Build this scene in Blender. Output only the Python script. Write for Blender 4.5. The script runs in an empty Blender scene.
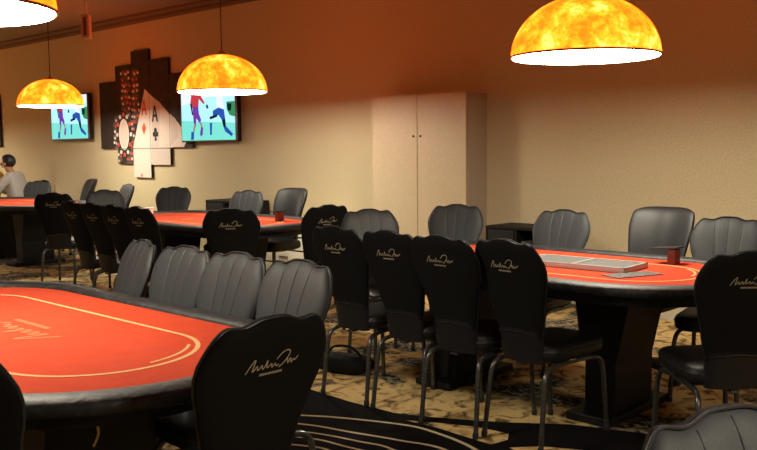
import bpy, math, random
from mathutils import Vector, Matrix
random.seed(7)
C = bpy.context.scene.collection
PI = math.pi
R_ = math.radians

# ------------------------------------------------------------ camera
F, HZ, ROLL, VPX, CH = 875.0, 148.0, 0.010, -555.0, 1.43
pitch = -math.atan((225 - HZ) / F)
az = math.atan((378.5 - VPX) / F)
fh = Vector((-math.cos(az), math.sin(az), 0)); rr = Vector((math.sin(az), math.cos(az), 0))
fw = fh * math.cos(pitch) + Vector((0, 0, 1)) * math.sin(pitch)
up = rr.cross(fw)
r2 = rr * math.cos(ROLL) - up * math.sin(ROLL)
u2 = up * math.cos(ROLL) + rr * math.sin(ROLL)
cd = bpy.data.cameras.new('camera'); cam = bpy.data.objects.new('camera', cd); C.objects.link(cam)
M = Matrix((r2, u2, -fw)).transposed().to_4x4(); M.translation = Vector((0, 0, CH))
cam.matrix_world = M
cd.sensor_width = 36; cd.lens = F / 757 * 36; cd.clip_start = 0.05
bpy.context.scene.camera = cam

# ------------------------------------------------------------ materials
def mat(name, col, rough=0.6, metal=0.0, emit=None, estr=0.0, spec=0.5, noise=None, bump=None):
    m = bpy.data.materials.new(name); m.use_nodes = True
    nt = m.node_tree; b = nt.nodes['Principled BSDF']
    b.inputs['Base Color'].default_value = (*col, 1)
    b.inputs['Roughness'].default_value = rough; b.inputs['Metallic'].default_value = metal
    b.inputs['Specular IOR Level'].default_value = spec
    if emit:
        b.inputs['Emission Color'].default_value = (*emit, 1); b.inputs['Emission Strength'].default_value = estr
    tc = nt.nodes.new('ShaderNodeTexCoord')
    if noise:   # (scale, col2, lo, hi)
        n = nt.nodes.new('ShaderNodeTexNoise'); n.inputs['Scale'].default_value = noise[0]; n.inputs['Detail'].default_value = 4
        nt.links.new(tc.outputs['Object'], n.inputs['Vector'])
        r = nt.nodes.new('ShaderNodeValToRGB')
        r.color_ramp.elements[0].position = noise[2]; r.color_ramp.elements[0].color = (*col, 1)
        r.color_ramp.elements[1].position = noise[3]; r.color_ramp.elements[1].color = (*noise[1], 1)
        nt.links.new(n.outputs['Fac'], r.inputs['Fac']); nt.links.new(r.outputs['Color'], b.inputs['Base Color'])
    if bump:    # (scale, strength, distance)
        n = nt.nodes.new('ShaderNodeTexNoise'); n.inputs['Scale'].default_value = bump[0]; n.inputs['Detail'].default_value = 5
        nt.links.new(tc.outputs['Object'], n.inputs['Vector'])
        bp = nt.nodes.new('ShaderNodeBump'); bp.inputs['Strength'].default_value = bump[1]; bp.inputs['Distance'].default_value = bump[2]
        nt.links.new(n.outputs['Fac'], bp.inputs['Height']); nt.links.new(bp.outputs['Normal'], b.inputs['Normal'])
    return m

MT = {}
MT['wall'] = mat('beige_wallpaper', (0.67, 0.575, 0.37), 0.85, noise=(70, (0.57, 0.49, 0.31), 0.35, 0.65), bump=(160, 0.25, 0.004), spec=0.2)
MT['ceiling'] = mat('ceiling_plaster', (0.30, 0.22, 0.14), 0.9, bump=(60, 0.2, 0.004), spec=0.1)
MT['crown'] = mat('dark_crown', (0.16, 0.09, 0.05), 0.7)
MT['basebd'] = mat('cream_baseboard', (0.62, 0.56, 0.44), 0.6)
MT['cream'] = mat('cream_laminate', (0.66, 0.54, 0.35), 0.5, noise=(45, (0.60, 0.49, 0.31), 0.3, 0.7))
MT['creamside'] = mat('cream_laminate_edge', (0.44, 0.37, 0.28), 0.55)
MT['lightcream'] = mat('pale_cream_laminate', (0.80, 0.76, 0.62), 0.5)
MT['gap'] = mat('dark_gap', (0.05, 0.035, 0.02), 0.9)
MT['vinyl'] = mat('charcoal_vinyl', (0.021, 0.0228, 0.0255), 0.6, spec=0.35, bump=(300, 0.15, 0.002), noise=(220, (0.029, 0.0315, 0.035), 0.4, 0.6))
MT['dvinyl'] = mat('black_leather', (0.009, 0.0095, 0.011), 0.5, spec=0.35, bump=(90, 0.12, 0.003))
MT['cover'] = mat('black_cover_cloth', (0.0045, 0.0045, 0.0047), 0.8, spec=0.15, bump=(260, 0.2, 0.002))
MT['piping'] = mat('dark_piping', (0.012, 0.013, 0.015), 0.55)
MT['seam'] = mat('grey_seam_welt', (0.034, 0.036, 0.040), 0.5)
MT['seatv'] = mat('black_seat_vinyl', (0.0085, 0.0085, 0.0095), 0.5, spec=0.35)
MT['leg'] = mat('hammered_dark_metal', (0.07, 0.072, 0.075), 0.3, 0.7, noise=(180, (0.14, 0.145, 0.145), 0.45, 0.62))
MT['glide'] = mat('black_plastic', (0.015, 0.015, 0.016), 0.5)
MT['thread'] = mat('cream_thread', (0.33, 0.28, 0.19), 0.7)
MT['gold'] = mat('gold_print', (0.75, 0.58, 0.28), 0.5)
MT['felt'] = mat('red_orange_felt', (0.44, 0.050, 0.020), 0.95, spec=0.1, noise=(14, (0.41, 0.045, 0.018), 0.35, 0.65), bump=(350, 0.15, 0.001))
MT['line'] = mat('cream_felt_print', (0.56, 0.32, 0.15), 0.9, spec=0.1)
MT['flogo'] = mat('faded_felt_print', (0.50, 0.15, 0.07), 0.9, spec=0.1)
MT['rail'] = mat('black_padded_rail_vinyl', (0.010, 0.0105, 0.0115), 0.55, noise=(38, (0.032, 0.033, 0.036), 0.48, 0.7), bump=(40, 0.5, 0.006))
MT['apron'] = mat('black_laminate', (0.005, 0.005, 0.0055), 0.6, spec=0.3)
MT['alu'] = mat('brushed_aluminium', (0.48, 0.47, 0.45), 0.35, 0.4)
MT['trayin'] = mat('grey_tray_well', (0.13, 0.13, 0.13), 0.5, 0.3)
MT['card'] = mat('dark_cut_card', (0.06, 0.055, 0.06), 0.5, noise=(60, (0.25, 0.22, 0.20), 0.5, 0.65))
MT['redacr'] = mat('red_brown_acrylic', (0.16, 0.03, 0.015), 0.2)
MT['white'] = mat('white_porcelain', (0.85, 0.83, 0.78), 0.4)
MT['dome_out'] = None
MT['canvas'] = mat('black_canvas', (0.018, 0.013, 0.011), 0.8, noise=(8, (0.035, 0.024, 0.018), 0.4, 0.7))
MT['pcard'] = mat('printed_card_white', (0.74, 0.66, 0.58), 0.8)
MT['pcard2'] = mat('printed_card_shade_white', (0.64, 0.56, 0.50), 0.8)
MT['pred'] = mat('printed_red', (0.65, 0.09, 0.04), 0.8)
MT['pblack'] = mat('printed_black', (0.02, 0.02, 0.02), 0.8)
MT['pgrey'] = mat('printed_grey', (0.10, 0.075, 0.065), 0.8)
MT['bezel'] = mat('black_bezel', (0.008, 0.008, 0.009), 0.25)
MT['skin'] = mat('skin', (0.42, 0.20, 0.12), 0.55)
MT['hair'] = mat('black_hair', (0.012, 0.010, 0.009), 0.5)
MT['shirt'] = mat('white_shirt_cloth', (0.40, 0.38, 0.36), 0.85, bump=(30, 0.4, 0.01))
MT['yshirt'] = mat('yellow_shirt_cloth', (0.75, 0.42, 0.03), 0.85)
MT['trouser'] = mat('dark_trousers', (0.02, 0.02, 0.03), 0.85)
MT['glass'] = mat('amber_bottle_glass', (0.75, 0.62, 0.40), 0.15)
MT['signp'] = mat('pale_pink_sign_edge', (0.75, 0.42, 0.32), 0.5)
MT['signr'] = mat('dark_red_sign_face', (0.28, 0.05, 0.03), 0.5)
MT['brass'] = mat('aged_brass', (0.45, 0.28, 0.12), 0.35, 0.9)
MT['cord'] = mat('dark_cord', (0.03, 0.02, 0.015), 0.6)
MT['cblack'] = mat('carpet_black', (0.0085, 0.008, 0.009), 0.95, spec=0.05, bump=(200, 0.3, 0.003))
MT['cline'] = mat('carpet_cream_line', (0.66, 0.56, 0.36), 0.95, spec=0.05)

def emis(name, col, s):
    m = bpy.data.materials.new(name); m.use_nodes = True; nt = m.node_tree; nt.nodes.clear()
    e = nt.nodes.new('ShaderNodeEmission'); e.inputs[0].default_value = (*col, 1); e.inputs[1].default_value = s
    o = nt.nodes.new('ShaderNodeOutputMaterial'); nt.links.new(e.outputs[0], o.inputs[0]); return m
# the lamp bowls are lit resin: they glow amber with a cloudy pattern of their own
def dome_mat():
    m = bpy.data.materials.new('glowing_amber_resin'); m.use_nodes = True; nt = m.node_tree
    b = nt.nodes['Principled BSDF']; b.inputs['Roughness'].default_value = 0.3
    b.inputs['Base Color'].default_value = (0.45, 0.16, 0.02, 1)
    tc = nt.nodes.new('ShaderNodeTexCoord')
    n = nt.nodes.new('ShaderNodeTexNoise'); n.inputs['Scale'].default_value = 8.0; n.inputs['Detail'].default_value = 8; n.inputs['Roughness'].default_value = 0.72; n.inputs['Distortion'].default_value = 0.15
    nt.links.new(tc.outputs['Object'], n.inputs['Vector'])
    r = nt.nodes.new('ShaderNodeValToRGB'); e = r.color_ramp.elements
    e[0].position = 0.30; e[0].color = (1.3, 0.10, 0.003, 1)
    e[1].position = 0.72; e[1].color = (2.4, 0.72, 0.20, 1)
    k = e.new(0.44); k.color = (2.0, 0.16, 0.005, 1)
    k = e.new(0.56); k.color = (2.3, 0.34, 0.012, 1)
    nt.links.new(n.outputs['Fac'], r.inputs['Fac']); nt.links.new(r.outputs['Color'], b.inputs['Emission Color'])
    b.inputs['Emission Strength'].default_value = DOME_E
    return m
DOME_E = 1.22
LINER_E = 14.0
MT['dome_out'] = dome_mat()
MT['liner'] = emis('glowing_white_liner', (1.0, 0.90, 0.70), LINER_E)
MT['lrim'] = mat('brown_rim', (0.30, 0.10, 0.02), 0.4)

def carpet():
    m = bpy.data.materials.new('carpet_ochre'); m.use_nodes = True; nt = m.node_tree; b = nt.nodes['Principled BSDF']
    b.inputs['Roughness'].default_value = 0.95; b.inputs['Specular IOR Level'].default_value = 0.05
    tc = nt.nodes.new('ShaderNodeTexCoord')
    n = nt.nodes.new('ShaderNodeTexNoise'); n.inputs['Scale'].default_value = 1.5; n.inputs['Detail'].default_value = 3; n.inputs['Distortion'].default_value = 1.0
    n2 = nt.nodes.new('ShaderNodeTexNoise'); n2.inputs['Scale'].default_value = 26; n2.inputs['Detail'].default_value = 5; n2.inputs['Roughness'].default_value = 0.7
    n3 = nt.nodes.new('ShaderNodeTexNoise'); n3.inputs['Scale'].default_value = 7; n3.inputs['Detail'].default_value = 4; n3.inputs['Distortion'].default_value = 1.8
    for x in (n, n2, n3): nt.links.new(tc.outputs['Object'], x.inputs['Vector'])
    # ochre with fine brown veining
    r1 = nt.nodes.new('ShaderNodeValToRGB'); e = r1.color_ramp.elements
    e[0].position = 0.36; e[0].color = (0.17, 0.11, 0.05, 1); e[1].position = 0.50; e[1].color = (0.74, 0.53, 0.23, 1)
    nt.links.new(n3.outputs['Fac'], r1.inputs['Fac'])
    # speckled black / grey zones
    r2_ = nt.nodes.new('ShaderNodeValToRGB'); e = r2_.color_ramp.elements
    e[0].position = 0.46; e[0].color = (0.02, 0.02, 0.022, 1); e[1].position = 0.60; e[1].color = (0.42, 0.37, 0.28, 1)
    nt.links.new(n2.outputs['Fac'], r2_.inputs['Fac'])
    rm = nt.nodes.new('ShaderNodeValToRGB'); e = rm.color_ramp.elements
    e[0].position = 0.50; e[0].color = (0, 0, 0, 1); e[1].position = 0.57; e[1].color = (1, 1, 1, 1)
    nt.links.new(n.outputs['Fac'], rm.inputs['Fac'])
    mx = nt.nodes.new('ShaderNodeMixRGB'); nt.links.new(rm.outputs['Color'], mx.inputs[0]); nt.links.new(r1.outputs['Color'], mx.inputs[1]); nt.links.new(r2_.outputs['Color'], mx.inputs[2])
    nt.links.new(mx.outputs[0], b.inputs['Base Color'])
    return m
MT['carpet'] = carpet()

# ------------------------------------------------------------ mesh builder
class MB:
    def __init__(s): s.v = []; s.f = []; s.m = []
    def add(s, vs, fs, mi=0):
        o = len(s.v); s.v += [tuple(p) for p in vs]; s.f += [tuple(i + o for i in f) for f in fs]; s.m += [mi] * len(fs); return s
    def box(s, x0, x1, y0, y1, z0, z1, mi=0):
        return s.add([(x0,y0,z0),(x1,y0,z0),(x1,y1,z0),(x0,y1,z0),(x0,y0,z1),(x1,y0,z1),(x1,y1,z1),(x0,y1,z1)],
              [(0,3,2,1),(4,5,6,7),(0,1,5,4),(1,2,6,5),(2,3,7,6),(3,0,4,7)], mi)
    def tube(s, path, r, n=10, mi=0, cap=True, closed=False):
        P = [Vector(p) for p in path]; N = len(P); rad = r if isinstance(r, (list, tuple)) else [r] * N
        vs = []; prev = None
        for i, p in enumerate(P):
            if closed: t = P[(i+1) % N] - P[i-1]
            else: t = P[min(i+1, N-1)] - P[max(i-1, 0)]
            t.normalize()
            if prev is None:
                a = Vector((0,0,1)) if abs(t.z) < 0.9 else Vector((1,0,0)); prev = t.cross(a).normalized()
            prev = (prev - t * prev.dot(t)).normalized(); q = t.cross(prev)
            for k in range(n):
                an = 2*PI*k/n; vs.append(p + (prev*math.cos(an) + q*math.sin(an)) * rad[i])
        fs = []
        for i in range(N if closed else N-1):
            j = (i+1) % N
            for k in range(n): fs.append((i*n+k, i*n+(k+1) % n, j*n+(k+1) % n, j*n+k))
        if cap and not closed: fs.append(tuple(range(n))[::-1]); fs.append(tuple((N-1)*n+k for k in range(n)))
        return s.add(vs, fs, mi)
    def lathe(s, prof, cx=0, cy=0, n=32, mi=0, cap0=False, cap1=False):
        vs = []; fs = []
        for (r, z) in prof:
            for k in range(n): a = 2*PI*k/n; vs.append((cx + r*math.cos(a), cy + r*math.sin(a), z))
        for i in range(len(prof)-1):
            for k in range(n): fs.append((i*n+k, i*n+(k+1) % n, (i+1)*n+(k+1) % n, (i+1)*n+k))
        if cap0: fs.append(tuple(range(n))[::-1])
        if cap1: fs.append(tuple((len(prof)-1)*n+k for k in range(n)))
        return s.add(vs, fs, mi)
    def grid(s, fn, nu, nv, mi=0, flip=False):
        vs = [fn(i/nu, j/nv) for j in range(nv+1) for i in range(nu+1)]; fs = []
        for j in range(nv):
            for i in range(nu):
                a = j*(nu+1)+i; q = (a, a+1, a+nu+2, a+nu+1); fs.append(q[::-1] if flip else q)
        return s.add(vs, fs, mi)
    def cushion(s, c, h, e=0.35, e2=0.35, nu=32, nv=14, mi=0):
        def pw(v, p): return math.copysign(abs(v)**p, v)
        def fn(u, v):
            a = 2*PI*u; b = -PI/2 + PI*v
            return (c[0]+h[0]*pw(math.cos(b), e2)*pw(math.cos(a), e), c[1]+h[1]*pw(math.cos(b), e2)*pw(math.sin(a), e), c[2]+h[2]*pw(math.sin(b), e2))
        return s.grid(fn, nu, nv, mi)
    def prism(s, pts, fn, d, mi=0):   # pts 2d -> fn(a,b,depth)
        n = len(pts); vs = [fn(a, b, 0) for a, b in pts] + [fn(a, b, d) for a, b in pts]
        return s.add(vs, [tuple(range(n))[::-1], tuple(range(n, 2*n))] + [(i, (i+1) % n, n+(i+1) % n, n+i) for i in range(n)], mi)
    def ribbon(s, pts, w, fn, mi=0, closed=False):   # 2d polyline to flat ribbon, fn(a,b)->3d
        L = []; N = len(pts)
        for i, p in enumerate(pts):
            if closed: a, b = pts[i-1], pts[(i+1) % N]
            else: a, b = pts[max(i-1, 0)], pts[min(i+1, N-1)]
            dx, dy = b[0]-a[0], b[1]-a[1]; l = math.hypot(dx, dy) or 1
            nx, ny = -dy/l*w/2, dx/l*w/2
            L.append(fn(p[0]+nx, p[1]+ny)); L.append(fn(p[0]-nx, p[1]-ny))
        fs = [(2*i, 2*i+1, (2*i+3) % (2*N), (2*i+2) % (2*N)) for i in range(N if closed else N-1)]
        return s.add(L, fs, mi)
    def build(s, name, mats, parent=None, smooth=True, bevel=0, angle=40):
        me = bpy.data.meshes.new(name); me.from_pydata(s.v, [], s.f); me.update()
        if not isinstance(mats, (list, tuple)): mats = [mats]
        for k in mats: me.materials.append(MT[k] if isinstance(k, str) else k)
        me.polygons.foreach_set('material_index', s.m)
        if smooth:
            me.polygons.foreach_set('use_smooth', [True]*len(me.polygons))
            try: me.set_sharp_from_angle(angle=R_(angle))
            except Exception: pass
        o = bpy.data.objects.new(name, me); C.objects.link(o)
        if parent: o.parent = parent
        if bevel:
            b = o.modifiers.new('bevel', 'BEVEL'); b.width = bevel; b.segments = 2; b.limit_method = 'ANGLE'
        return o

def tag(o, label=None, cat=None, group=None, kind=None):
    if label: o['label'] = label
    if cat: o['category'] = cat
    if group: o['group'] = group
    if kind: o['kind'] = kind
    return o
def thing(name, label, cat, loc=(0,0,0), rz=0, group=None):
    o = bpy.data.objects.new(name, None); C.objects.link(o); o.location = loc; o.rotation_euler = (0, 0, rz)
    o.empty_display_size = 0.1
    return tag(o, label, cat, group)
def dup(root, loc, rz, label, group=None):
    def cp(o, par):
        c = o.copy(); C.objects.link(c); c.parent = par
        for ch in list(o.children): cp(ch, c)
        return c
    kids = list(root.children)
    r = root.copy(); C.objects.link(r); r.location = loc; r.rotation_euler = (0, 0, rz); r['label'] = label
    if group: r['group'] = group
    for ch in kids: cp(ch, r)
    return r

def smooth_path(pts, n=6):
    P = [Vector(p) for p in pts]; out = []
    for i in range(len(P)-1):
        p0 = P[max(i-1, 0)]; p1 = P[i]; p2 = P[i+1]; p3 = P[min(i+2, len(P)-1)]
        for k in range(n):
            t = k/n
            out.append(0.5*((2*p1)+(p2-p0)*t+(2*p0-5*p1+4*p2-p3)*t*t+(3*p1-p0-3*p2+p3)*t**3))
    out.append(P[-1]); return out

# ------------------------------------------------------------ setting
WY = 6.8
X0, X1, Y0 = -19.0, 4.5, -5.0
CZ = 3.32
MB().box(X0-.2, X1+.2, WY, WY+.2, 0, CZ).build('wall_back', 'wall', smooth=False)
MB().box(X0-.2, X0, Y0, WY, 0, CZ).build('wall_left', 'wall', smooth=False)
MB().box(X1, X1+.2, Y0, WY, 0, CZ).build('wall_right', 'wall', smooth=False)
MB().box(X0-.2, X1+.2, Y0-.2, Y0, 0, CZ).build('wall_front', 'wall', smooth=False)
MB().box(X0-.2, X1+.2, Y0-.2, WY+.2, CZ, CZ+.15).build('ceiling', 'ceiling', smooth=False)
MB().prism([(0, 0), (-.02, 0), (-.035, .03), (-.035, .06), (-.07, .09), (-.07, .12), (0, .12)], lambda a, b, d: (X0+d, WY+a, 3.20+b), X1-X0).build('trim_1', 'crown', smooth=False)
MB().box(X0, X1, WY-.018, WY, 0, .12).box(X0, X1, WY-.024, WY, 0, .02).build('baseboard_back', 'basebd', smooth=False)
# floor with its woven pattern (same carpet, pattern faces laid into it)
fl = MB().box(X0-.2, X1+.2, Y0-.2, WY+.2, -.12, 0, 0)
def poly(pts, z, mi):
    fl.add([(x, y, z) for x, y in pts], [tuple(range(len(pts)))], mi)
black = [(-4.9, 3.35), (-4.3, 3.47), (-3.87, 3.45), (-3.44, 3.42), (-3.11, 3.43), (-2.92, 3.5), (-2.73, 3.6), (-2.58, 3.68), (-2.3, 3.88), (-1.95, 4.0), (-1.5, 3.95), (-1.0, 3.6), (-.6, 3.0), (-.5, 2.2), (-1.4, 1.9), (-2.4, 1.95), (-3.2, 2.15), (-3.9, 2.25), (-4.7, 2.7)]
poly(black, .0012, 1)
poly([(-2.98, 3.37), (-2.80, 3.46), (-2.62, 3.53), (-2.45, 3.55), (-2.40, 3.47), (-2.42, 3.36), (-2.6, 3.37), (-2.78, 3.385)], .002, 0)
poly([(-2.33, 3.38), (-2.22, 3.50), (-2.05, 3.58), (-1.85, 3.55), (-1.7, 3.4), (-1.95, 3.35), (-2.15, 3.33)], .002, 0)
poly([(-4.15, 2.62), (-3.95, 2.60), (-3.80, 2.60), (-3.72, 2.56), (-3.85, 2.50), (-3.95, 2.44), (-4.1, 2.48)], .002, 0)
poly([(-3.95, 2.36), (-3.75, 2.42), (-3.62, 2.40), (-3.50, 2.33), (-3.52, 2.27), (-3.8, 2.24)], .002, 0)
def curve(pts, w):
    P = [(p.x, p.y) for p in smooth_path([(x, y, 0) for x, y in pts])]
    fl.ribbon(P, w, lambda a, b: (a, b, .003), 2)
curve([(-3.9, 2.78), (-3.46, 3.06), (-3.27, 3.17), (-2.95, 3.30), (-2.76, 3.32), (-2.43, 3.25), (-2.0, 3.0), (-1.7, 2.6)], .022)
curve([(-3.8, 2.70), (-3.35, 2.96), (-3.06, 3.04), (-2.79, 3.11), (-2.52, 3.15), (-2.1, 2.95), (-1.8, 2.5)], .020)
curve([(-3.7, 2.62), (-3.26, 2.88), (-2.92, 2.97), (-2.72, 2.99), (-2.3, 2.85), (-1.95, 2.4)], .018)
curve([(-3.6, 2.58), (-3.19, 2.82), (-2.95, 2.87), (-2.6, 2.85), (-2.1, 2.4)], .018)
curve([(-3.5, 2.50), (-3.10, 2.74), (-2.90, 2.78), (-2.5, 2.7), (-2.2, 2.3)], .018)
curve([(-4.4, 2.75), (-4.01, 2.68), (-3.74, 2.66), (-3.5, 2.58)], .022)
FLOOR = fl.build('floor', ['carpet', 'cblack', 'cline'], smooth=False)
for o in list(C.objects):
    if o.type == 'MESH': tag(o, kind='structure')

# ------------------------------------------------------------ script lettering shared by chair covers and felts
STROKES = [
 [(0,0),(.06,.10),(.11,.17),(.15,.21),(.135,.10),(.12,.02),(.16,.05),(.20,.10),(.215,.03),(.25,.05),(.29,.10),(.31,.03),(.35,.07),(.385,.17),(.385,.05),(.43,.06),(.47,.10),(.49,.03),(.54,.09),(.57,.04),(.62,.06)],
 [(.56,.15),(.62,.22),(.70,.27),(.78,.27),(.81,.22),(.77,.14),(.70,.06),(.63,.01)],
 [(.73,.08),(.78,.13),(.80,.04),(.845,.13),(.87,.04),(.91,.10),(.94,.07),(1.0,.14)]]
def script_logo(mb, w, fn, th=.012, bar=True, mi=0):
    for st in STROKES:
        P = [((p.x-.5)*w, (p.y-.08)*w) for p in smooth_path([(a, b, 0) for a, b in st], 3)]
        mb.ribbon(P, th, fn, mi)
    if bar:
        x = .27
        for l in (.025, .03, .025, .03, .012, .03, .025, .03, .03, .025, .03, .02, .03):
            mb.add([fn((x-.5)*w, -.16*w), fn((x+l-.5)*w, -.16*w), fn((x+l-.5)*w, -.12*w), fn((x-.5)*w, -.12*w)], [(0, 1, 2, 3)], mi)
            x += l + .008

# ------------------------------------------------------------ banquet chair (faces +Y)
ZB, ZT = 0.40, 1.0
def W_(t):
    k = [(0, .118), (.25, .126), (.5, .156), (.7, .184), (.85, .206), (.93, .212), (1, .208)]
    for (a, b), (c, d) in zip(k, k[1:]):
        if t <= c:
            s = (t-a)/(c-a); s = s*s*(3-2*s)*.5 + s*.5; return b+(d-b)*s
    return k[-1][1]
def ztop(u):
    a = abs(u)
    return .977 + .022*math.exp(-(u/.36)**4) + .008*math.exp(-((a-.66)/.16)**2) - .085*max(0, (a-.66)/.34)**2.2
def yc(z): return -.215 - .03*((z-ZB)/.6) - .125*max(0, (z-ZB)/.6)**1.7
def XZ(u, t): return u*W_(t), ZB + t*(ztop(u)-ZB)
def edge(u, t): return max(0.0, 1-abs(u)**7)**.5 * max(0.0, 1-max(0, t)**16)**.5
def front_pt(u, t):
    x, z = XZ(u, t); g = 0
    for s_ in (-.36, 0, .36):
        w = .035; g += math.exp(-((u-s_)/w)**2)
    g *= min(1, max(0, (t-.3)*3))
    return (x, yc(z) + .012*u*u + .036*edge(u, t) - .0028*g*edge(u, t), z)
def rear_pt(u, t):
    x, z = XZ(u, t)
    return (x, yc(z) + .012*u*u - .022*edge(u, t), z)
def rear_xz(x, z):
    t = (z-ZB)/(ztop(0)-ZB)
    for _ in range(8):
        u = x/W_(t); t = (z-ZB)/(ztop(u)-ZB)
    return (x, rear_pt(x/W_(t), t)[1]-.0025, z)
def make_chair():
    t = thing('banquet_chair', 'x', 'chair')
    cs = lambda u: math.sin((u-.5)*PI) if True else 2*u-1
    BK = [MB().grid(lambda u, v: front_pt(cs(u), math.sin(v*PI/2)), 44, 26, flip=True).build('backrest', 'vinyl', t, angle=80)]
    T0 = .26
    def rp(u, v):
        tt = T0 + (1-T0)*math.sin(v*PI/2); return rear_pt(cs(u), tt)
    for s_ in (-.36, 0, .36):
        MB().tube([(lambda p: (p[0], p[1]+.0008, p[2]))(front_pt(s_, .34+.64*k/12)) for k in range(13)], .0019, 5).build('seam', 'seam', BK[0])
    cv = MB().grid(rp, 30, 26)
    # lower hem hangs a little proud of the back
    cv.grid(lambda u, v: (lambda p: (p[0]*1.02, p[1]-.006*math.sin(v*PI), p[2]-.004*(1-v)))(rear_pt(cs(u), T0-.012+.03*v)), 30, 4)
    c = cv.build('back_cover', 'cover', t, angle=80)
    lg = MB(); script_logo(lg, .168, lambda a, b: rear_xz(a, .872+b), .0034); lg.build('embroidered_script', 'thread', c, smooth=False)
    MB().tube([rear_xz(x, ZB+(ztop(x/W_(T0))-ZB)*(T0-.004)+.0) for x in [W_(T0)*.98*k/10 for k in range(-10, 11)]], .0045, 6).build('hem_piping', 'leg', c)
    # lower rear panel behind the seat
    MB().grid(lambda u, v: rear_pt(cs(u), v*T0), 20, 6).build('lower_back_panel', 'seatv', t, angle=80)
    rim = [XZ(-.995, v/14) for v in range(0, 14)] + [XZ(-.995+1.99*k/36, .998) for k in range(37)] + [XZ(.995, v/14) for v in range(13, -1, -1)]
    MB().tube([(x*1.005, yc(z)+.012+.006, z+.001) for x, z in rim], .0036, 6).build('rim_piping', 'piping', t)
    s = MB().cushion((0, .02, .445), (.180, .235, .048), .42, .45, 40, 14).build('seat', 'seatv', t, angle=80)
    MB().tube([(.18*math.copysign(abs(math.cos(a))**.42, math.cos(a)), .02+.235*math.copysign(abs(math.sin(a))**.42, math.sin(a)), .455) for a in [2*PI*k/48 for k in range(48)]], .004, 5, closed=True).build('seat_piping', 'piping', s)
    for sx in (-1, 1):
        x = .157*sx
        g = MB().tube(smooth_path([(x*1.12, -.285, .012), (x*1.08, -.262, .20), (x*1.04, -.245, .33), (x, -.215, .375), (x*.97, -.15, .388), (x*.95, -.05, .392)], 5), .0125, 10).build('leg', 'leg', t)
        MB().lathe([(.014, 0), (.015, .004), (.015, .022), (.0125, .03)], x*1.12, -.286, 12, cap0=True).build('foot_glide', 'glide', g)
        g = MB().tube(smooth_path([(x*1.12, .235, .012), (x*1.08, .222, .20), (x*1.04, .212, .33), (x, .185, .375), (x*.97, .12, .388), (x*.95, .03, .392)], 5), .0125, 10).build('leg', 'leg', t)
        MB().lathe([(.014, 0), (.015, .004), (.015, .022), (.0125, .03)], x*1.12, .236, 12, cap0=True).build('foot_glide', 'glide', g)
    MB().tube([(-.16, -.10, .39), (.16, -.10, .39)], .009, 8).tube([(-.16, .12, .39), (.16, .12, .39)], .009, 8).box(-.02, .02, -.235, .12, .384, .394).box(-.165, -.145, -.10, .12, .384, .394).box(.145, .165, -.10, .12, .384, .394).build('seat_frame', 'leg', t)
    return t
CHAIR = make_chair(); used = [False]
def chair(x, y, deg, label, group=None):
    if not used[0]:
        used[0] = True; CHAIR.location = (x, y, .003); CHAIR.rotation_euler = (0, 0, R_(deg)); CHAIR['label'] = label
        if group: CHAIR['group'] = group
        return CHAIR
    return dup(CHAIR, (x, y, .003), R_(deg), label, group)

# ------------------------------------------------------------ dealer chair (smooth wrap back, swivel base)
def make_dealer():
    t = thing('dealer_chair', 'x', 'chair')
    def wz(v): return   .150 + .062*min(1, v/.8)**1.0 - .012*max(0, (v-.8)/.2)**3
    def zz(u, v): return .50 + v*(.535 - .028*abs(u)**5)
    def yy(v, u): return -.22 - .02*v - .11*v**2.2 + .075*abs(u)**2.2
    cs = lambda u: math.sin((u-.5)*PI)
    def fr(u, v): u = cs(u); v = math.sin(v*PI/2); return (u*wz(v), yy(v, u)+.045*edge(u, v)*(1-.3*abs(u)), zz(u, v))
    def re(u, v): u = cs(u); v = math.sin(v*PI/2); return (u*wz(v), yy(v, u)-.040*edge(u, v), zz(u, v))
    MB().grid(fr, 36, 24, flip=True).grid(re, 36, 24).build('backrest', 'dvinyl', t, angle=80)
    s = MB().cushion((0, .03, .49), (.235, .24, .055), .45, .5, 40, 14).build('seat', 'dvinyl', t, angle=80)
    MB().tube(smooth_path([(0, -.25, .60), (0, -.29, .50), (0, -.2, .43), (0, 0, .43)], 5), .018, 8).build('back_bracket', 'glide', t)
    MB().lathe([(.028, .08), (.028, .28), (.018, .28), (.018, .44)], 0, 0, 16, cap0=True, cap1=True).build('gas_lift', 'leg', t)
    b = MB()
    for k in range(5):
        a = 2*PI*k/5+.3; c, s_ = math.cos(a), math.sin(a)
        b.tube([(0, 0, .10), (.15*c, .15*s_, .09), (.28*c, .28*s_, .068)], [.026, .022, .015], 8)
    b = b.build('star_base', 'glide', t)
    for k in range(5):
        a = 2*PI*k/5+.3; c, s_ = math.cos(a), math.sin(a); p = (.28*c, .28*s_)
        MB().tube([(p[0]-.018*s_, p[1]+.018*c, .029), (p[0]+.018*s_, p[1]-.018*c, .029)], .026, 14).tube([(p[0], p[1], .03), (p[0], p[1], .07)], .008, 6).build('caster', 'glide', b)
    return t
DEAL = make_dealer(); dused = [False]
def dealer(x, y, deg, label, group=None):
    if not dused[0]:
        dused[0] = True; DEAL.location = (x, y, .003); DEAL.rotation_euler = (0, 0, R_(deg)); DEAL['label'] = label
        if group: DEAL['group'] = group
        return DEAL
    return dup(DEAL, (x, y, .003), R_(deg), label, group)

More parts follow.
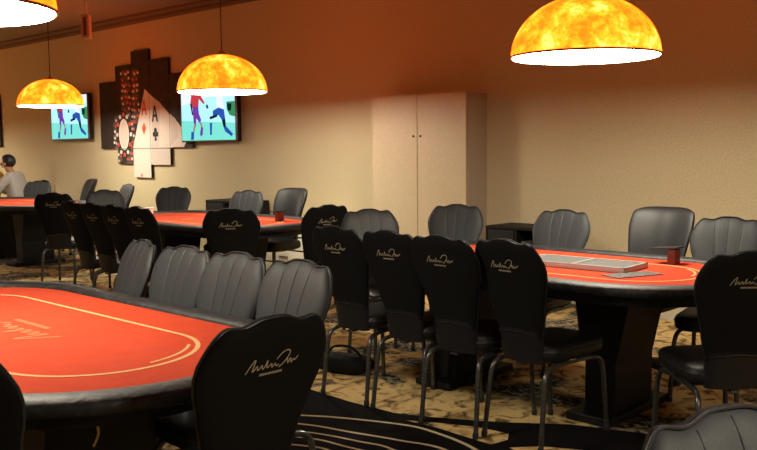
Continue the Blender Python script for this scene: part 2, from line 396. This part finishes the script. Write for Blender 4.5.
# ------------------------------------------------------------ poker table
def stadium(hl, r, n=20):
    P = []
    for k in range(n+1): a = -PI/2 + PI*k/n; P.append((hl + r*math.cos(a), r*math.sin(a)))
    for k in range(n+1): a = PI/2 + PI*k/n; P.append((-hl + r*math.cos(a), r*math.sin(a)))
    return P
FR, HL = .54, .63     # felt end radius, half straight
def make_table():
    t = thing('poker_table', 'x', 'table')
    S = stadium(HL, FR+.012); n = len(S)
    m = MB(); m.add([(x, y, .762) for x, y in S], [tuple(range(n))]); m.add([(x, y, .74) for x, y in S], [tuple(range(n))[::-1]])
    felt = m.build('felt_surface', 'felt', t, smooth=False)
    prof = [(.0, .745), (.0, .766), (.010, .777), (.035, .784), (.070, .783), (.098, .775), (.109, .764), (.110, .752), (.104, .737), (.090, .728), (.05, .722), (.0, .722)]
    vs = []; fs = []
    base = stadium(HL, FR, 28); N = len(base)
    for i, (x, y) in enumerate(base):
        cx = HL if i < N/2 else -HL; dx, dy = (x-cx)/FR, y/FR
        for (o, z) in prof: vs.append((x+dx*o, y+dy*o, z))
    K = len(prof)
    for i in range(N):
        j = (i+1) % N
        for k in range(K): fs.append((i*K+k, j*K+k, j*K+(k+1) % K, i*K+(k+1) % K))
    MB().add(vs, fs).build('padded_rail', 'rail', t, angle=70)
    S2 = stadium(HL, FR+.0); m = MB(); n2 = len(S2)
    m.add([(x, y, .672) for x, y in S2] + [(x, y, .73) for x, y in S2], [tuple(range(n2))[::-1], tuple(range(n2, 2*n2))] + [(i, (i+1) % n2, n2+(i+1) % n2, n2+i) for i in range(n2)])
    m.build('apron', 'apron', t)
    for sx in (-1, 1):
        # tapered slab pedestals, wide under the top
        m = MB().prism([(-.30, .66), (-.16, .30), (-.16, .04), (.16, .04), (.16, .30), (.30, .66)], lambda a, b, d: (sx*.52 + a*sx*.55, -.21+d*1.0, b), .42)
        p = m.build('pedestal', 'apron', t, smooth=False, bevel=.006)
        MB().box(sx*.52-.13, sx*.52+.13, -.33, .33, .003, .045).build('foot_plate', 'apron', p, smooth=False, bevel=.006)
    L = stadium(HL-.02, FR-.205, 28)
    MB().ribbon(L, .017, lambda a, b: (a, b, .7632), closed=True).build('betting_line', 'line', t, smooth=False)
    A2 = [(HL-.02+.028 + (FR-.245)*math.cos(a), (FR-.225)*math.sin(a)) for a in [R_(5+50*k/16) for k in range(17)]]
    MB().ribbon([(x-.035, y) for x, y in A2], .012, lambda a, b: (a, b, .7632)).build('inner_arc', 'line', t, smooth=False)
    m = MB(); script_logo(m, .62, lambda a, b: (-a, -b-.02, .7632), .013, True)
    m.build('printed_script', 'flogo', t, smooth=False)
    return t
TBL = make_table()
TBL.location = (-3.27, 1.45, .003); TBL['label'] = 'nearest red felt poker table with black padded rail, at bottom left of the room'
TBL['group'] = 'poker tables'
TR = dup(TBL, (-2.75, 4.27, .003), 0, 'red felt poker table at right carrying the metal tray and holder', 'poker tables')
TM = dup(TBL, (-6.9, 4.95, .003), 0, 'red felt poker table in the middle distance, behind the row of four chairs', 'poker tables')
TL = dup(TBL, (-11.3, 5.1, .003), 0, 'farthest red felt poker table at the left edge, in front of the seated people', 'poker tables')
# gold printed marks on the near table's base
m = MB()
for st in ([(0, .05), (.02, .06), (.045, .05), (.03, .02), (.01, 0)], [(.05, .055), (.075, .065), (.085, .05), (.085, .01)], [(.085, .0), (.07, -.03), (.075, -.07), (.06, -.11)]):
    P = [(p.x, p.y) for p in smooth_path([(a, b, 0) for a, b in st], 4)]
    m.ribbon(P, .010, lambda a, b: (.685-.0765*(.66-(.56+b))/.36+.003, -.10+a, .56+b))
GM = m.build('gold_mark', 'gold', TBL, smooth=False); GM['label'] = 'gold printed mark on the black table base'

# ------------------------------------------------------------ chairs, one by one
G1 = 'chairs in a row behind the nearest table'
chair(-3.77, 1.94, 166, 'grey-fronted banquet chair behind the nearest table, leftmost of its row of four', G1)
chair(-3.29, 1.905, 180, 'grey-fronted banquet chair behind the nearest table, second from left in its row of four', G1)
chair(-2.91, 1.90, 180, 'grey-fronted banquet chair behind the nearest table, third from left in its row of four', G1)
chair(-2.53, 1.90, 178, 'grey-fronted banquet chair behind the nearest table, rightmost and largest of its row of four', G1)
chair(-2.07, 1.447, 88, 'large black-covered chair with script on its back at the right end of the nearest table')
chair(-2.28, .98, 37, 'black-covered chair cut by the left edge, in front of the nearest table')
chair(-.222, 1.262, 245, 'dark grey chair back poking up at the bottom right corner')
G2 = 'black-covered chairs along the near side of the right table'
chair(-3.49, 3.71, 0, 'black-covered chair at the right table, leftmost of the near row of four with script', G2)
chair(-3.07, 3.69, 0, 'black-covered chair at the right table, second from left in the near row of four', G2)
chair(-2.70, 3.66, 0, 'black-covered chair at the right table, third from left in the near row of four', G2)
chair(-2.31, 3.70, -6, 'black-covered chair at the right table, rightmost of the near row, legs fully in view', G2)
chair(-1.545, 3.82, 46, 'black-covered chair at the right edge of the photo, at the right table\'s near corner')
chair(-3.95, 4.29, -116, 'grey-fronted chair at the left end of the right table, left of the cabinet doors')
chair(-3.92, 4.88, 204, 'grey-fronted banquet chair standing right in front of the tall cream cabinet')
chair(-3.10, 4.82, 183, 'grey-fronted banquet chair on the far side of the right table, right of the black shelf')
chair(-1.96, 4.86, 190, 'grey-fronted banquet chair on the far side of the right table, nearest the right edge')
DG = 'smooth high-backed dealer chairs'
dealer(-2.46, 4.99, 180, 'smooth black dealer chair on the far side of the right table', DG)
G3 = 'black-covered chairs along the near side of the middle table'
chair(-7.12, 4.05, 0, 'black-covered chair at the middle table, leftmost of the narrow row of four', G3)
chair(-6.72, 4.02, 0, 'black-covered chair at the middle table, second from left in the narrow row of four', G3)
chair(-6.33, 3.99, 0, 'black-covered chair at the middle table, third from left in the narrow row of four', G3)
chair(-5.95, 3.98, 0, 'black-covered chair at the middle table, rightmost of the narrow row of four', G3)
chair(-5.38, 4.16, 43, 'black-covered chair seen squarely from behind at the right corner of the middle table')
chair(-5.18, 4.66, 80, 'black-covered chair at the right end of the middle table, beside the near row\'s first chair')
chair(-8.58, 5.60, 218, 'grey-fronted banquet chair on the far side of the middle table, under the card picture')
chair(-7.16, 5.42, 196, 'grey-fronted banquet chair behind the middle table, just left of the dealer chair')
dealer(-6.62, 5.55, 184, 'smooth black dealer chair behind the middle table', DG)
chair(-8.45, 4.90, -100, 'dark banquet chair at the left end of the middle table')
chair(-8.90, 4.56, 43, 'black-covered chair seen squarely from behind, right of the farthest table')
chair(-10.10, 5.68, 172, 'grey chair seen from its side against the wall, between the far tables')
dealer(-11.50, 5.98, 165, 'smooth grey dealer chair seen from its side behind the farthest table', DG)
if False: chair(-10.35, 6.20, 120, 'dark chair standing against the wall behind the farthest table\'s right end')
chair(-12.20, 5.68, 216, 'grey-fronted banquet chair at the farthest table, right of the man in white')

# ------------------------------------------------------------ pendant lamps
def make_lamp():
    t = thing('pendant_lamp', 'x', 'lamp')
    Rr, Hh = .418, .345
    def dome(R, H, n=22, k=1.0): return [(R*math.cos(a)**k if a < PI/2-.01 else .03, H*math.sin(a)) for a in [PI/2*i/n for i in range(n+1)]]
    MB().lathe([(Rr, .018)] + [(r, z+.018) for r, z in dome(Rr, Hh)][1:], n=56).build('lamp_shade', 'dome_out', t, angle=80)
    MB().lathe([(r, z+.012) for r, z in dome(Rr-.012, Hh-.012)], n=48).build('shade_liner', 'liner', t, angle=80)
    MB().tube([(Rr*math.cos(a), Rr*math.sin(a), .022) for a in [2*PI*k/56 for k in range(56)]], .006, 8, closed=True).build('rim_ring', 'lrim', t)
    MB().lathe([(.05, Hh+.006), (.05, Hh+.02), (.03, Hh+.035), (.014, Hh+.06)], n=20, cap1=True).build('top_cap', 'brass', t)
    zc = CZ - 1.95
    MB().tube([(0, 0, Hh+.05), (0, 0, zc-.02)], .0045, 8).build('cord', 'cord', t)
    MB().lathe([(.06, zc), (.058, zc-.02), (.02, zc-.035)], n=20, cap1=True).build('ceiling_rose', 'brass', t)
    return t
LAMP = make_lamp()
LG = 'amber bowl pendant lamps'
def lamp_at(x, y, label, z=1.95):
    global LAMP
    if LAMP['label'] == 'x': LAMP['label'] = label; LAMP['group'] = LG; LAMP.location = (x, y, z); o = LAMP
    else: o = dup(LAMP, (x, y, z), random.uniform(0, 6), label, LG)
    pl = bpy.data.lights.new('lamp_bulb', 'POINT'); pl.energy = BULB; pl.color = (1.0, 0.92, 0.74); pl.shadow_soft_size = .07
    po = bpy.data.objects.new('lamp_bulb', pl); C.objects.link(po); po.location = (x, y, z+.08)
    return o
BULB = 26
lamp_at(-2.58, 4.48, 'amber bowl pendant lamp over the right table, largest one in the photo', 1.915)
lamp_at(-6.72, 5.05, 'amber bowl pendant lamp in front of the right television')
lamp_at(-11.0, 5.5, 'smallest amber bowl pendant lamp, in front of the left television', 2.0)
lamp_at(-3.40, 1.275, 'amber bowl pendant lamp cut off by the top left corner', 1.93)
lamp_at(-14.6, 3.0, 'amber bowl pendant lamp added unseen outside the frame at left for its light, same kind')  # unseen lamp, added to brighten the left end of the room
lamp_at(-16.5, 5.0, 'amber bowl pendant lamp added unseen outside the frame at far left for its light, by the left wall')  # second unseen lamp, added for more light at the far left
lamp_at(.9, 1.6, 'amber bowl pendant lamp added unseen outside the frame at right for its light, same kind')
# (this last lamp is unseen too, added over the next table for more light)

# ------------------------------------------------------------ cabinet and low units
t = thing('storage_cabinet', 'tall cream two-door cabinet against the beige wall', 'cabinet', (-5.55, 6.65, 0))
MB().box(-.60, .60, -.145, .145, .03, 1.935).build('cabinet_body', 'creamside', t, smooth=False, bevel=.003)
MB().box(-.57, .57, -.12, .12, .003, .03).build('plinth', 'gap', t, smooth=False)
for sx in (-1, 1):
    xa, xb = (-.600, -.004) if sx < 0 else (.004, .592)
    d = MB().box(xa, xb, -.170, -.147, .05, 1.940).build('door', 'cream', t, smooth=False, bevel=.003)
    MB().lathe([(.011, 0), (.011, .006), (.006, .010)], n=12, cap1=True).build('lock', 'gap', d)
    k = d.children[0]; k.location = (sx*.045, -.172, 1.54); k.rotation_euler = (R_(90), 0, 0)
def low_unit(name, label, x0, x1, y0, y1, h, body, front, nd, vertical=False):
    t = thing(name, label, 'cabinet' if body != 'apron' else 'shelf', ((x0+x1)/2, (y0+y1)/2, 0)); w = (x1-x0)/2; d = (y1-y0)/2
    MB().box(-w, w, -d+.02, d, .003, h-.02).build('cabinet_body', 'gap', t, smooth=False)
    MB().box(-w-.01, w+.01, -d-.005, d, h-.02, h).build('top_panel', body, t, smooth=False, bevel=.003)
    for k in range(nd):
        z0 = .02 + (h-.05)*k/nd; z1 = .02 + (h-.05)*(k+1)/nd - .02
        dr = MB().box(-w+.004, w-.004, -d, -d+.02, z0, z1).build('drawer', front, t, smooth=False, bevel=.003)
        MB().box(-.07, .07, -d-.018, -d-.010, (z0+z1)/2-.006, (z0+z1)/2+.006).box(-.065, -.055, -d-.012, -d, (z0+z1)/2-.004, (z0+z1)/2+.004).box(.055, .065, -d-.012, -d, (z0+z1)/2-.004, (z0+z1)/2+.004).build('handle', 'leg', dr, smooth=False)
    return t
low_unit('drawer_unit', 'low pale cream drawer unit by the wall behind the middle table', -8.05, -6.75, 6.35, 6.77, .65, 'lightcream', 'lightcream', 4)
def black_shelf(label, x0, x1, h, y0=6.35, y1=6.75):
    t = thing('black_shelf', label, 'shelf', ((x0+x1)/2, (y0+y1)/2, 0), 0, 'low black shelves along the wall'); w = (x1-x0)/2; d = (y1-y0)/2
    MB().box(-w, w, -d, d, h-.025, h).build('shelf_top', 'apron', t, smooth=False, bevel=.003)
    MB().box(-w, w, -d+.01, d, .003, .06).box(-w, w, -d+.01, d, h*.5, h*.5+.02).build('shelf_board', 'apron', t, smooth=False)
    for xx in (-w, -.01, w-.02): MB().box(xx, xx+.02, -d+.005, d, .06, h-.025).build('side_panel', 'apron', t, smooth=False)
    MB().box(-w+.02, w-.02, d-.012, d, .06, h-.025).build('back_panel', 'apron', t, smooth=False)
    MB().box(-w+.03, -.02, -d, -d+.015, h*.5+.03, h-.03).build('shelf_door', 'glide', t, smooth=False)
    return t
black_shelf('low black shelf against the wall just right of the tall cream cabinet', -4.64, -4.0, .73)
black_shelf('low black shelf against the wall under the right television', -8.85, -8.12, .82)
for i, (xx, hh) in enumerate(((-4.25, .22), (-4.18, .20), (-4.11, .24))):
    o = MB().box(-.022, .022, -.09, .09, 0, hh).build('binder', 'trayin' if i != 1 else 'glide', smooth=False, bevel=.002); o.location = (xx, 6.46, .387)
    tag(o, ['grey binder in the low black shelf, leftmost of three', 'black binder between two grey ones in the low black shelf', 'tallest grey binder in the low black shelf, rightmost of three'][i], 'binder', 'binders in the low black shelf')

# ------------------------------------------------------------ on the right table
def on(name, label, cat, x, y, rz=0, z=.7655): return thing(name, label, cat, (x, y, z), rz)
t = on('chip_tray', 'long flat metal chip tray on the right table', 'tray', -2.48, 4.30, R_(2))
MB().box(-.32, .32, -.15, .15, 0, .022).build('tray_base', 'alu', t, smooth=False, bevel=.004)
MB().box(-.30, -.02, -.13, .13, .022, .0235).box(.02, .30, -.13, .13, .022, .0235).build('tray_well', 'trayin', t, smooth=False)
m = MB()
for x in (-.32, 0, .306): m.box(x, x+.014, -.15, .15, .022, .029)
for y in (-.15, .136): m.box(-.32, .32, y, y+.014, .022, .029)
m.build('tray_rim', 'alu', t, smooth=False)
o = MB().box(-.15, .15, -.065, .065, 0, .003).build('cut_card', 'card', smooth=False); o.location = (-2.10, 4.15, .7665); o.rotation_euler = (0, 0, R_(68))
tag(o, 'flat dark printed card lying on the right table\'s felt', 'card')
t = on('discard_holder', 'card discard holder with black slanted lid on the right table', 'card holder', -2.15, 4.68)
MB().box(.005, .050, -.035, .035, 0, .085).build('acrylic_body', 'redacr', t, smooth=False, bevel=.003)
MB().prism([(-.09, .078), (.065, .092), (.065, .100), (-.09, .086)], lambda a, b, d: (a, -.055+d, b), .11).build('lid', 'glide', t, smooth=False)
t = on('discard_holder', 'small red-brown card holder on the middle table beside the dealer chair', 'card holder', -6.20, 5.25)
MB().box(.005, .050, -.035, .035, 0, .085).build('acrylic_body', 'redacr', t, smooth=False, bevel=.003)
MB().prism([(-.09, .078), (.065, .092), (.065, .100), (-.09, .086)], lambda a, b, d: (a, -.055+d, b), .11).build('lid', 'glide', t, smooth=False)
# white cup on the middle table, bottle at the far table
o = MB().lathe([(.0, .0), (.028, 0), (.040, .11), (.043, .115), (.038, .113), (.026, .012), (.0, .012)], n=24).build('paper_cup', 'white'); o.location = (-7.35, 4.62, .7655)
tag(o, 'small white paper cup on the middle table behind the near row', 'cup')
o = MB().lathe([(.0, 0), (.033, 0), (.034, .02), (.034, .15), (.030, .18), (.013, .22), (.013, .26), (.016, .262), (.016, .272), (0, .272)], n=24).build('bottle', 'glass'); o.location = (-10.22, 5.12, .7655)
tag(o, 'pale glass bottle on the farthest table\'s right end', 'bottle')
o = MB().lathe([(.0, .0), (.032, 0), (.036, .02), (.040, .09), (.037, .09), (.032, .02), (.0, .01)], n=24).build('drinking_glass', 'white'); o.location = (-10.16, 5.26, .7655)
tag(o, 'white glass beside the bottle on the farthest table', 'glass')
# bag and cable on the carpet
t = thing('duffel_bag', 'black bag lying on the carpet under the near row of the right table', 'bag', (-3.93, 3.86, .003), R_(15))
MB().cushion((0, 0, .06), (.20, .10, .058), .6, .7, 32, 14).build('bag_body', 'cover', t)
MB().tube(smooth_path([(-.12, 0, .115), (-.07, .01, .16), (.05, .0, .165), (.12, 0, .115)], 6), .008, 8).build('strap', 'cover', t)
t2 = smooth_path([(-4.75, 4.05, .010), (-4.5, 4.08, .010), (-4.33, 3.95, .010), (-4.22, 3.84, .012), (-4.13, 3.83, .03)], 8)
tag(MB().tube(t2, .006, 6).build('power_cable', 'cord'), 'thin black cable on the carpet running to the black bag', 'cable')

# ------------------------------------------------------------ televisions
SCR = {}
for n_, c_, s_ in (('teal', (.20, .72, .62), 1.15), ('sky', (.42, .78, .95), 1.25), ('pale', (.75, .80, 1.0), 1.2), ('red', (.75, .06, .08), .8), ('purple', (.22, .06, .50), .8), ('blue', (.03, .12, .55), .8), ('dark', (.01, .03, .05), .5), ('skin', (.5, .25, .2), .8), ('green', (.05, .35, .12), .8)):
    SCR[n_] = emis('screen_'+n_, c_, s_*.52)
def make_tv():
    t = thing('television', 'x', 'television')
    W, Hh = 1.20, .70
    MB().box(-W/2, W/2, -.055, 0, -Hh/2, Hh/2).build('bezel', 'bezel', t, smooth=False, bevel=.006)
    MB().box(-.14, .14, 0, .05, -.12, .12).build('wall_bracket', 'glide', t, smooth=False)
    def P(X, Y): return (-.585 + 1.13*(X-45)/358.0, -.0565, -.33 + .66*(400-Y)/350.0)
    m = MB(); names = list(SCR)
    def pl(c, pts, k=0):
        m.add([(lambda q: (q[0], q[1]-.0006*k, q[2]))(P(*p)) for p in pts], [tuple(range(len(pts)))], names.index(c))
    pl('sky', [(45, 400), (404, 400), (404, 50), (45, 50)])
    pl('teal', [(45, 400), (404, 400), (404, 290), (45, 262)], 1)
    pl('pale', [(45, 50), (404, 50), (404, 120), (230, 110), (45, 160)], 1)
    pl('green', [(352, 150), (404, 150), (404, 250), (372, 240), (352, 200)], 1)
    pl('red', [(120, 75), (170, 75), (210, 150), (200, 156), (170, 120), (165, 180), (125, 180), (108, 160)], 2)
    pl('skin', [(130, 50), (155, 50), (158, 75), (133, 75)], 2)
    pl('dark', [(108, 150), (120, 150), (128, 225), (120, 228)], 3)
    pl('purple', [(125, 170), (165, 170), (168, 220), (183, 262), (172, 285), (150, 250), (145, 300), (130, 280)], 3)
    pl('skin', [(172, 280), (182, 275), (192, 315), (183, 320)], 2)
    pl('purple', [(180, 310), (195, 315), (190, 365), (175, 372), (172, 355)], 3)
    pl('skin', [(132, 290), (146, 295), (132, 345), (124, 342)], 2)
    pl('blue', [(112, 340), (132, 342), (128, 395), (108, 395)], 3)
    pl('blue', [(240, 285), (256, 285), (252, 365), (240, 365)], 3)
    pl('pale', [(285, 75), (325, 80), (335, 200), (290, 195)], 2)
    pl('dark', [(355, 160), (385, 165), (380, 210), (360, 208)], 3)
    pl('blue', [(262, 205), (300, 185), (335, 200), (342, 262), (322, 272), (300, 235), (262, 240)], 3)
    pl('dark', [(238, 245), (290, 228), (292, 245), (245, 262)], 3)
    pl('dark', [(318, 262), (342, 258), (346, 320), (330, 318)], 3)
    pl('blue', [(330, 315), (348, 312), (390, 362), (382, 378), (340, 345)], 3)
    pl('dark', [(216, 165), (228, 160), (234, 185), (222, 190)], 3)
    m.build('screen', [SCR[k] for k in names], t, smooth=False)
    return t
TV = make_tv(); TV.location = (-9.21, 6.745, 1.88); TV['label'] = 'wall television showing footballers, right of the card picture'; TV['group'] = 'wall televisions'
dup(TV, (-12.80, 6.745, 1.95), 0, 'wall television behind the smallest lamp, left of the card picture', 'wall televisions')

# ------------------------------------------------------------ canvas picture in panels
def clip(poly, x0, x1, z0, z1):
    def cl(P, ins, inter):
        out = []
        for i in range(len(P)):
            a, b = P[i-1], P[i]
            if ins(b):
                if not ins(a): out.append(inter(a, b))
                out.append(b)
            elif ins(a): out.append(inter(a, b))
        return out
    def ix(v): return lambda a, b: (v, a[1]+(b[1]-a[1])*(v-a[0])/(b[0]-a[0]))
    def iz(v): return lambda a, b: (a[0]+(b[0]-a[0])*(v-a[1])/(b[1]-a[1]), v)
    for ins, it in ((lambda p: p[0] >= x0, ix(x0)), (lambda p: p[0] <= x1, ix(x1)), (lambda p: p[1] >= z0, iz(z0)), (lambda p: p[1] <= z1, iz(z1))):
        if not poly: break
        poly = cl(poly, ins, it)
    return poly if len(poly) > 2 else []
# picture content in metres on the wall
ART = []
def ell(cx, cz, a, b, n=14, rot=0): return [(cx+a*math.cos(2*PI*k/n)*math.cos(rot)-b*math.sin(2*PI*k/n)*math.sin(rot), cz+a*math.cos(2*PI*k/n)*math.sin(rot)+b*math.sin(2*PI*k/n)*math.cos(rot)) for k in range(n)]
rnd = random.Random(3)
def stack(cx, z0, z1, w):
    z = z0
    while z < z1:
        ART.append(('pgrey', ell(cx + rnd.uniform(-.02, .02), z, w, .040), 1))
        for q in (-.7, -.25, .25, .7):
            ART.append((rnd.choice(['pcard', 'pred', 'pcard', 'pred', 'pgrey']), ell(cx + q*w + rnd.uniform(-.02, .02), z-.02+rnd.uniform(-.012, .012), .026, .022, 8), 2))
        z += .085
stack(-11.26, 1.95, 2.58, .13); stack(-11.02, 1.85, 2.58, .11); stack(-11.52, 1.30, 1.95, .10); stack(-11.18, 1.15, 1.9, .12)
ART.append(('pblack', ell(-11.34, 1.66, .22, .34, 24), 3))
for k in range(12):
    a = 2*PI*k/12; ART.append((['pcard', 'pred'][k % 2], ell(-11.34+.185*math.cos(a), 1.66+.29*math.sin(a), .035, .032, 8), 4))
ART.append(('pcard', ell(-11.34, 1.66, .135, .225, 24), 5))
ART.append(('pcard2', ell(-11.34, 1.66, .105, .185, 24), 6))
ART.append(('pcard', [(-10.76, 2.28), (-10.58, 2.17), (-10.66, 1.0), (-11.12, 1.0), (-11.10, 1.48)], 7))
ART.append(('pcard2', [(-10.58, 2.17), (-10.40, 2.08), (-10.15, 1.90), (-10.10, 1.0), (-10.66, 1.0)], 6))
ART.append(('pcard', [(-10.40, 2.02), (-9.98, 1.80), (-9.75, 1.60), (-9.85, 1.47), (-10.45, 1.47)], 7))
ART.append(('pcard2', [(-10.16, 1.92), (-10.02, 1.84), (-9.98, 1.60), (-10.14, 1.50)], 8))
dia = [(-10.86, 1.74), (-10.80, 1.82), (-10.75, 1.74), (-10.81, 1.64)]
ART.append(('pred', dia, 9))
def letterA(x, z, s, c):
    for pts in ([(0, 0), (.22, 0), (.55, 1), (.38, 1)], [(.38, 1), (.60, 1), (.95, 0), (.72, 0)], [(.2, .3), (.8, .3), (.76, .45), (.24, .45)]):
        ART.append((c, [(x+a*s, z+b*s*1.4) for a, b in pts], 10))
letterA(-10.86, 1.92, .15, 'pred'); letterA(-10.60, 1.82, .16, 'pblack')
for dx, dz in ((0, .045), (-.035, -.01), (.035, -.01)): ART.append(('pblack', ell(-10.52+dx, 1.66+dz, .036, .036, 10), 10))
ART.append(('pblack', [(-10.53, 1.64), (-10.51, 1.64), (-10.49, 1.56), (-10.55, 1.56)], 10))
ART.append(('pred', ell(-10.90, 1.08, .02, .025, 8), 10))
CM = ['canvas', 'pcard', 'pcard2', 'pred', 'pblack', 'pgrey']
def panel(x0, x1, z0, z1, label):
    m = MB().box(x0, x1, 6.755, 6.79, z0, z1, 0)
    for c, P, k in ART:
        Q = clip(P, x0, x1, z0, z1)
        if Q: m.add([(x, 6.7545-.0004*k, z) for x, z in Q], [tuple(range(len(Q)))[::-1]], CM.index(c))
    o = m.build('canvas_panel', CM, smooth=False)
    return tag(o, label, 'picture', 'panels of the card and chip picture')
g = .008
panel(-11.99, -11.53-g, 1.46, 2.43, 'black canvas panel at the left end of the card picture')
panel(-11.53, -11.10-g, 1.46, 2.64, 'canvas panel with poker chips, tall second column of the card picture')
panel(-11.53, -11.10-g, 1.24, 1.46-g, 'small canvas panel with chips below the second column of the card picture')
panel(-11.10, -10.65-g, 1.46, 2.82, 'tallest canvas panel, centre column with the red ace')
panel(-11.10, -10.65-g, 1.05, 1.46-g, 'lowest white canvas panel at the bottom centre of the card picture')
panel(-10.65, -10.17-g, 1.46, 2.67, 'canvas panel with the black ace, fourth column of the card picture')
panel(-10.65, -10.17-g, 1.23, 1.46-g, 'small white canvas panel below the fourth column')
panel(-10.17, -9.66, 1.46, 2.45, 'canvas panel at the right end, partly behind the middle lamp')
o = MB().box(-16.3, -15.42, 6.755, 6.79, 1.51, 2.44).build('canvas_panel', ['canvas'], smooth=False)
tag(o, 'dark canvas panel cut by the left edge of the photo', 'picture')

# ------------------------------------------------------------ hanging sign and ceiling spot
t = thing('hanging_sign', 'narrow pink-edged sign hanging from the ceiling near the card picture', 'sign', (-7.10, 3.90, 2.60), R_(43))
MB().box(-.005, .005, -.016, .016, .0, .7).build('hanger_bar', 'signp', t, smooth=False)
MB().box(-.034, .034, -.04, .04, -.20, .0).build('sign_box', 'signp', t, smooth=False, bevel=.003)
MB().box(-.014, .014, -.0425, .0425, -.18, -.02).build('sign_face', 'signr', t, smooth=False)
t = thing('ceiling_spotlight', 'small black ceiling spotlight beside the hanging sign', 'spotlight', (-7.05, 3.97, CZ), 0)
MB().tube([(0, 0, 0), (0, 0, -.44)], .006, 8).build('stem', 'glide', t)
MB().lathe([(.015, -.53), (.026, -.53), (.026, -.46), (.016, -.43), (.0, -.425)], n=20, cap0=True).build('lamp_head', 'glide', t)

# ------------------------------------------------------------ people at the farthest table
def skin_obj(name, pts, edges, rad, m, parent, root=0, lv=1):
    me = bpy.data.meshes.new(name); me.from_pydata([Vector(p) for p in pts], edges, []); me.update()
    o = bpy.data.objects.new(name, me); C.objects.link(o); o.parent = parent; me.materials.append(MT[m])
    s = o.modifiers.new('skin', 'SKIN'); s.use_smooth_shade = True
    for i, d in enumerate(me.skin_vertices[0].data):
        r = rad[i]; d.radius = r if isinstance(r, tuple) else (r, r); d.use_root = (i == root)
    ss = o.modifiers.new('sub', 'SUBSURF'); ss.levels = lv; ss.render_levels = lv
    return o
def person(label, loc, rz, shirt, group):
    # faces +Y, seated; origin on the floor under the pelvis
    t = thing('person', label, 'person', loc, rz, group)
    V = []; E = []; Rd = []
    def add(p, r, par=None):
        V.append(p); Rd.append(r)
        if par is not None: E.append((par, len(V)-1))
        return len(V)-1
    pel = add((0, 0, .56), (.15, .11)); bel = add((0, .03, .70), (.135, .10), pel); ch = add((0, .09, .90), (.155, .105), bel)
    nb = add((0, .135, 1.08), (.075, .065), ch); nk = add((0, .165, 1.13), .05, nb); hd = add((0, .19, 1.19), (.062, .07), nk); hd2 = add((0, .205, 1.27), (.074, .088), hd); hd3 = add((0, .20, 1.335), (.055, .065), hd2)
    for s in (-1, 1):
        sh = add((.16*s, .13, 1.04), .055, ch); el = add((.24*s, .28, .82), .042, sh); wr = add((.14*s, .50, .84), .028, el); pm = add((.12*s, .56, .85), (.032, .018), wr)
        for q, (dx, l) in enumerate(((-.024, .055), (-.008, .062), (.008, .058), (.024, .045))):
            f1 = add((.12*s+dx, .60, .853), .009, pm); add((.12*s+dx*1.1, .60+l*.7, .840), .008, f1)
        th = add((.12*s-.035*s, .555, .860), .010, pm); add((.12*s-.055*s, .585, .852), .009, th)
        kn = add((.11*s, .40, .56), .075, pel); an = add((.12*s, .42, .10), .042, kn); ft = add((.125*s, .55, .045), (.042, .035), an)
    skin_obj('body', V, E, Rd, 'skin', t, 0, 2)
    # clothes
    Vs = [(0, .0, .58), (0, .03, .70), (0, .085, .92), (0, .135, 1.09), (-.16, .125, 1.04), (-.24, .28, .82), (-.17, .44, .835), (.16, .125, 1.04), (.24, .28, .82), (.17, .44, .835)]
    skin_obj('shirt', Vs, [(0, 1), (1, 2), (2, 3), (2, 4), (4, 5), (5, 6), (2, 7), (7, 8), (8, 9)], [(.19, .16), (.18, .155), (.20, .155), (.095, .09), .095, .070, .055, .095, .070, .055], shirt, t, 0, 2)
    Vt = [(0, 0, .55), (-.11, .40, .565), (-.12, .42, .12), (.11, .40, .565), (.12, .42, .12)]
    skin_obj('trousers', Vt, [(0, 1), (1, 2), (0, 3), (3, 4)], [(.16, .12), .092, .062, .092, .062], 'trouser', t, 0, 2)
    for s in (-1, 1):
        MB().cushion((.125*s, .51, .045), (.05, .13, .042), .8, .8, 20, 10).build('shoe', 'glide', t)
    hr = MB(); 
    def hp(u, v):
        a = 2*PI*u; b = PI/2*(v*1.62-.62); k = 1+.02*math.sin(9*a)
        fr = max(0, min(1, math.sin(a)*1.6+.1))           # front hairline higher
        b = max(b, -.95+fr*1.5) if v < .75 else b
        return (.098*k*math.cos(b)*math.cos(a), .192+.112*k*math.cos(b)*math.sin(a), 1.285+.105*math.sin(b))
    hr.grid(hp, 32, 14).build('hair', 'hair', t)
    for s in (-1, 1): MB().cushion((.033*s, .286, 1.268), (.014, .008, .009), 1, 1, 12, 8).build('eye', 'glide', t)
    MB().cushion((0, .298, 1.235), (.014, .020, .026), 1, 1, 12, 8).build('nose', 'skin', t)
    for s in (-1, 1): MB().cushion((.086*s, .20, 1.25), (.012, .022, .034), 1, 1, 12, 8).build('ear', 'skin', t)
    MB().cushion((0, .282, 1.195), (.026, .008, .007), 1, 1, 12, 8).build('mouth', 'redacr', t)
    return t
PG = None
person('person in a white shirt with black hair sitting and leaning forward, facing left', (-12.95, 5.95, .003), R_(126), 'shirt', PG)
person('person in a yellow shirt at the left edge, mostly hidden beside the white shirt', (-14.05, 5.90, .003), R_(-80), 'yshirt', PG)
chair(-12.95, 5.95, 126, 'chair under the person in the white shirt')
chair(-14.05, 5.90, -80, 'chair under the person in the yellow shirt')
chair(-12.1, 4.15, 60, 'x') if False else None

# ------------------------------------------------------------ world / colour
w = bpy.data.worlds.new('world'); bpy.context.scene.world = w; w.use_nodes = True
w.node_tree.nodes['Background'].inputs[0].default_value = (0.9, 0.8, 0.7, 1); w.node_tree.nodes['Background'].inputs[1].default_value = 0.02
vs = bpy.context.scene.view_settings
vs.view_transform = 'Standard'; vs.look = 'None'; vs.gamma = 1.0; vs.exposure = 0.95; vs.use_curve_mapping = False
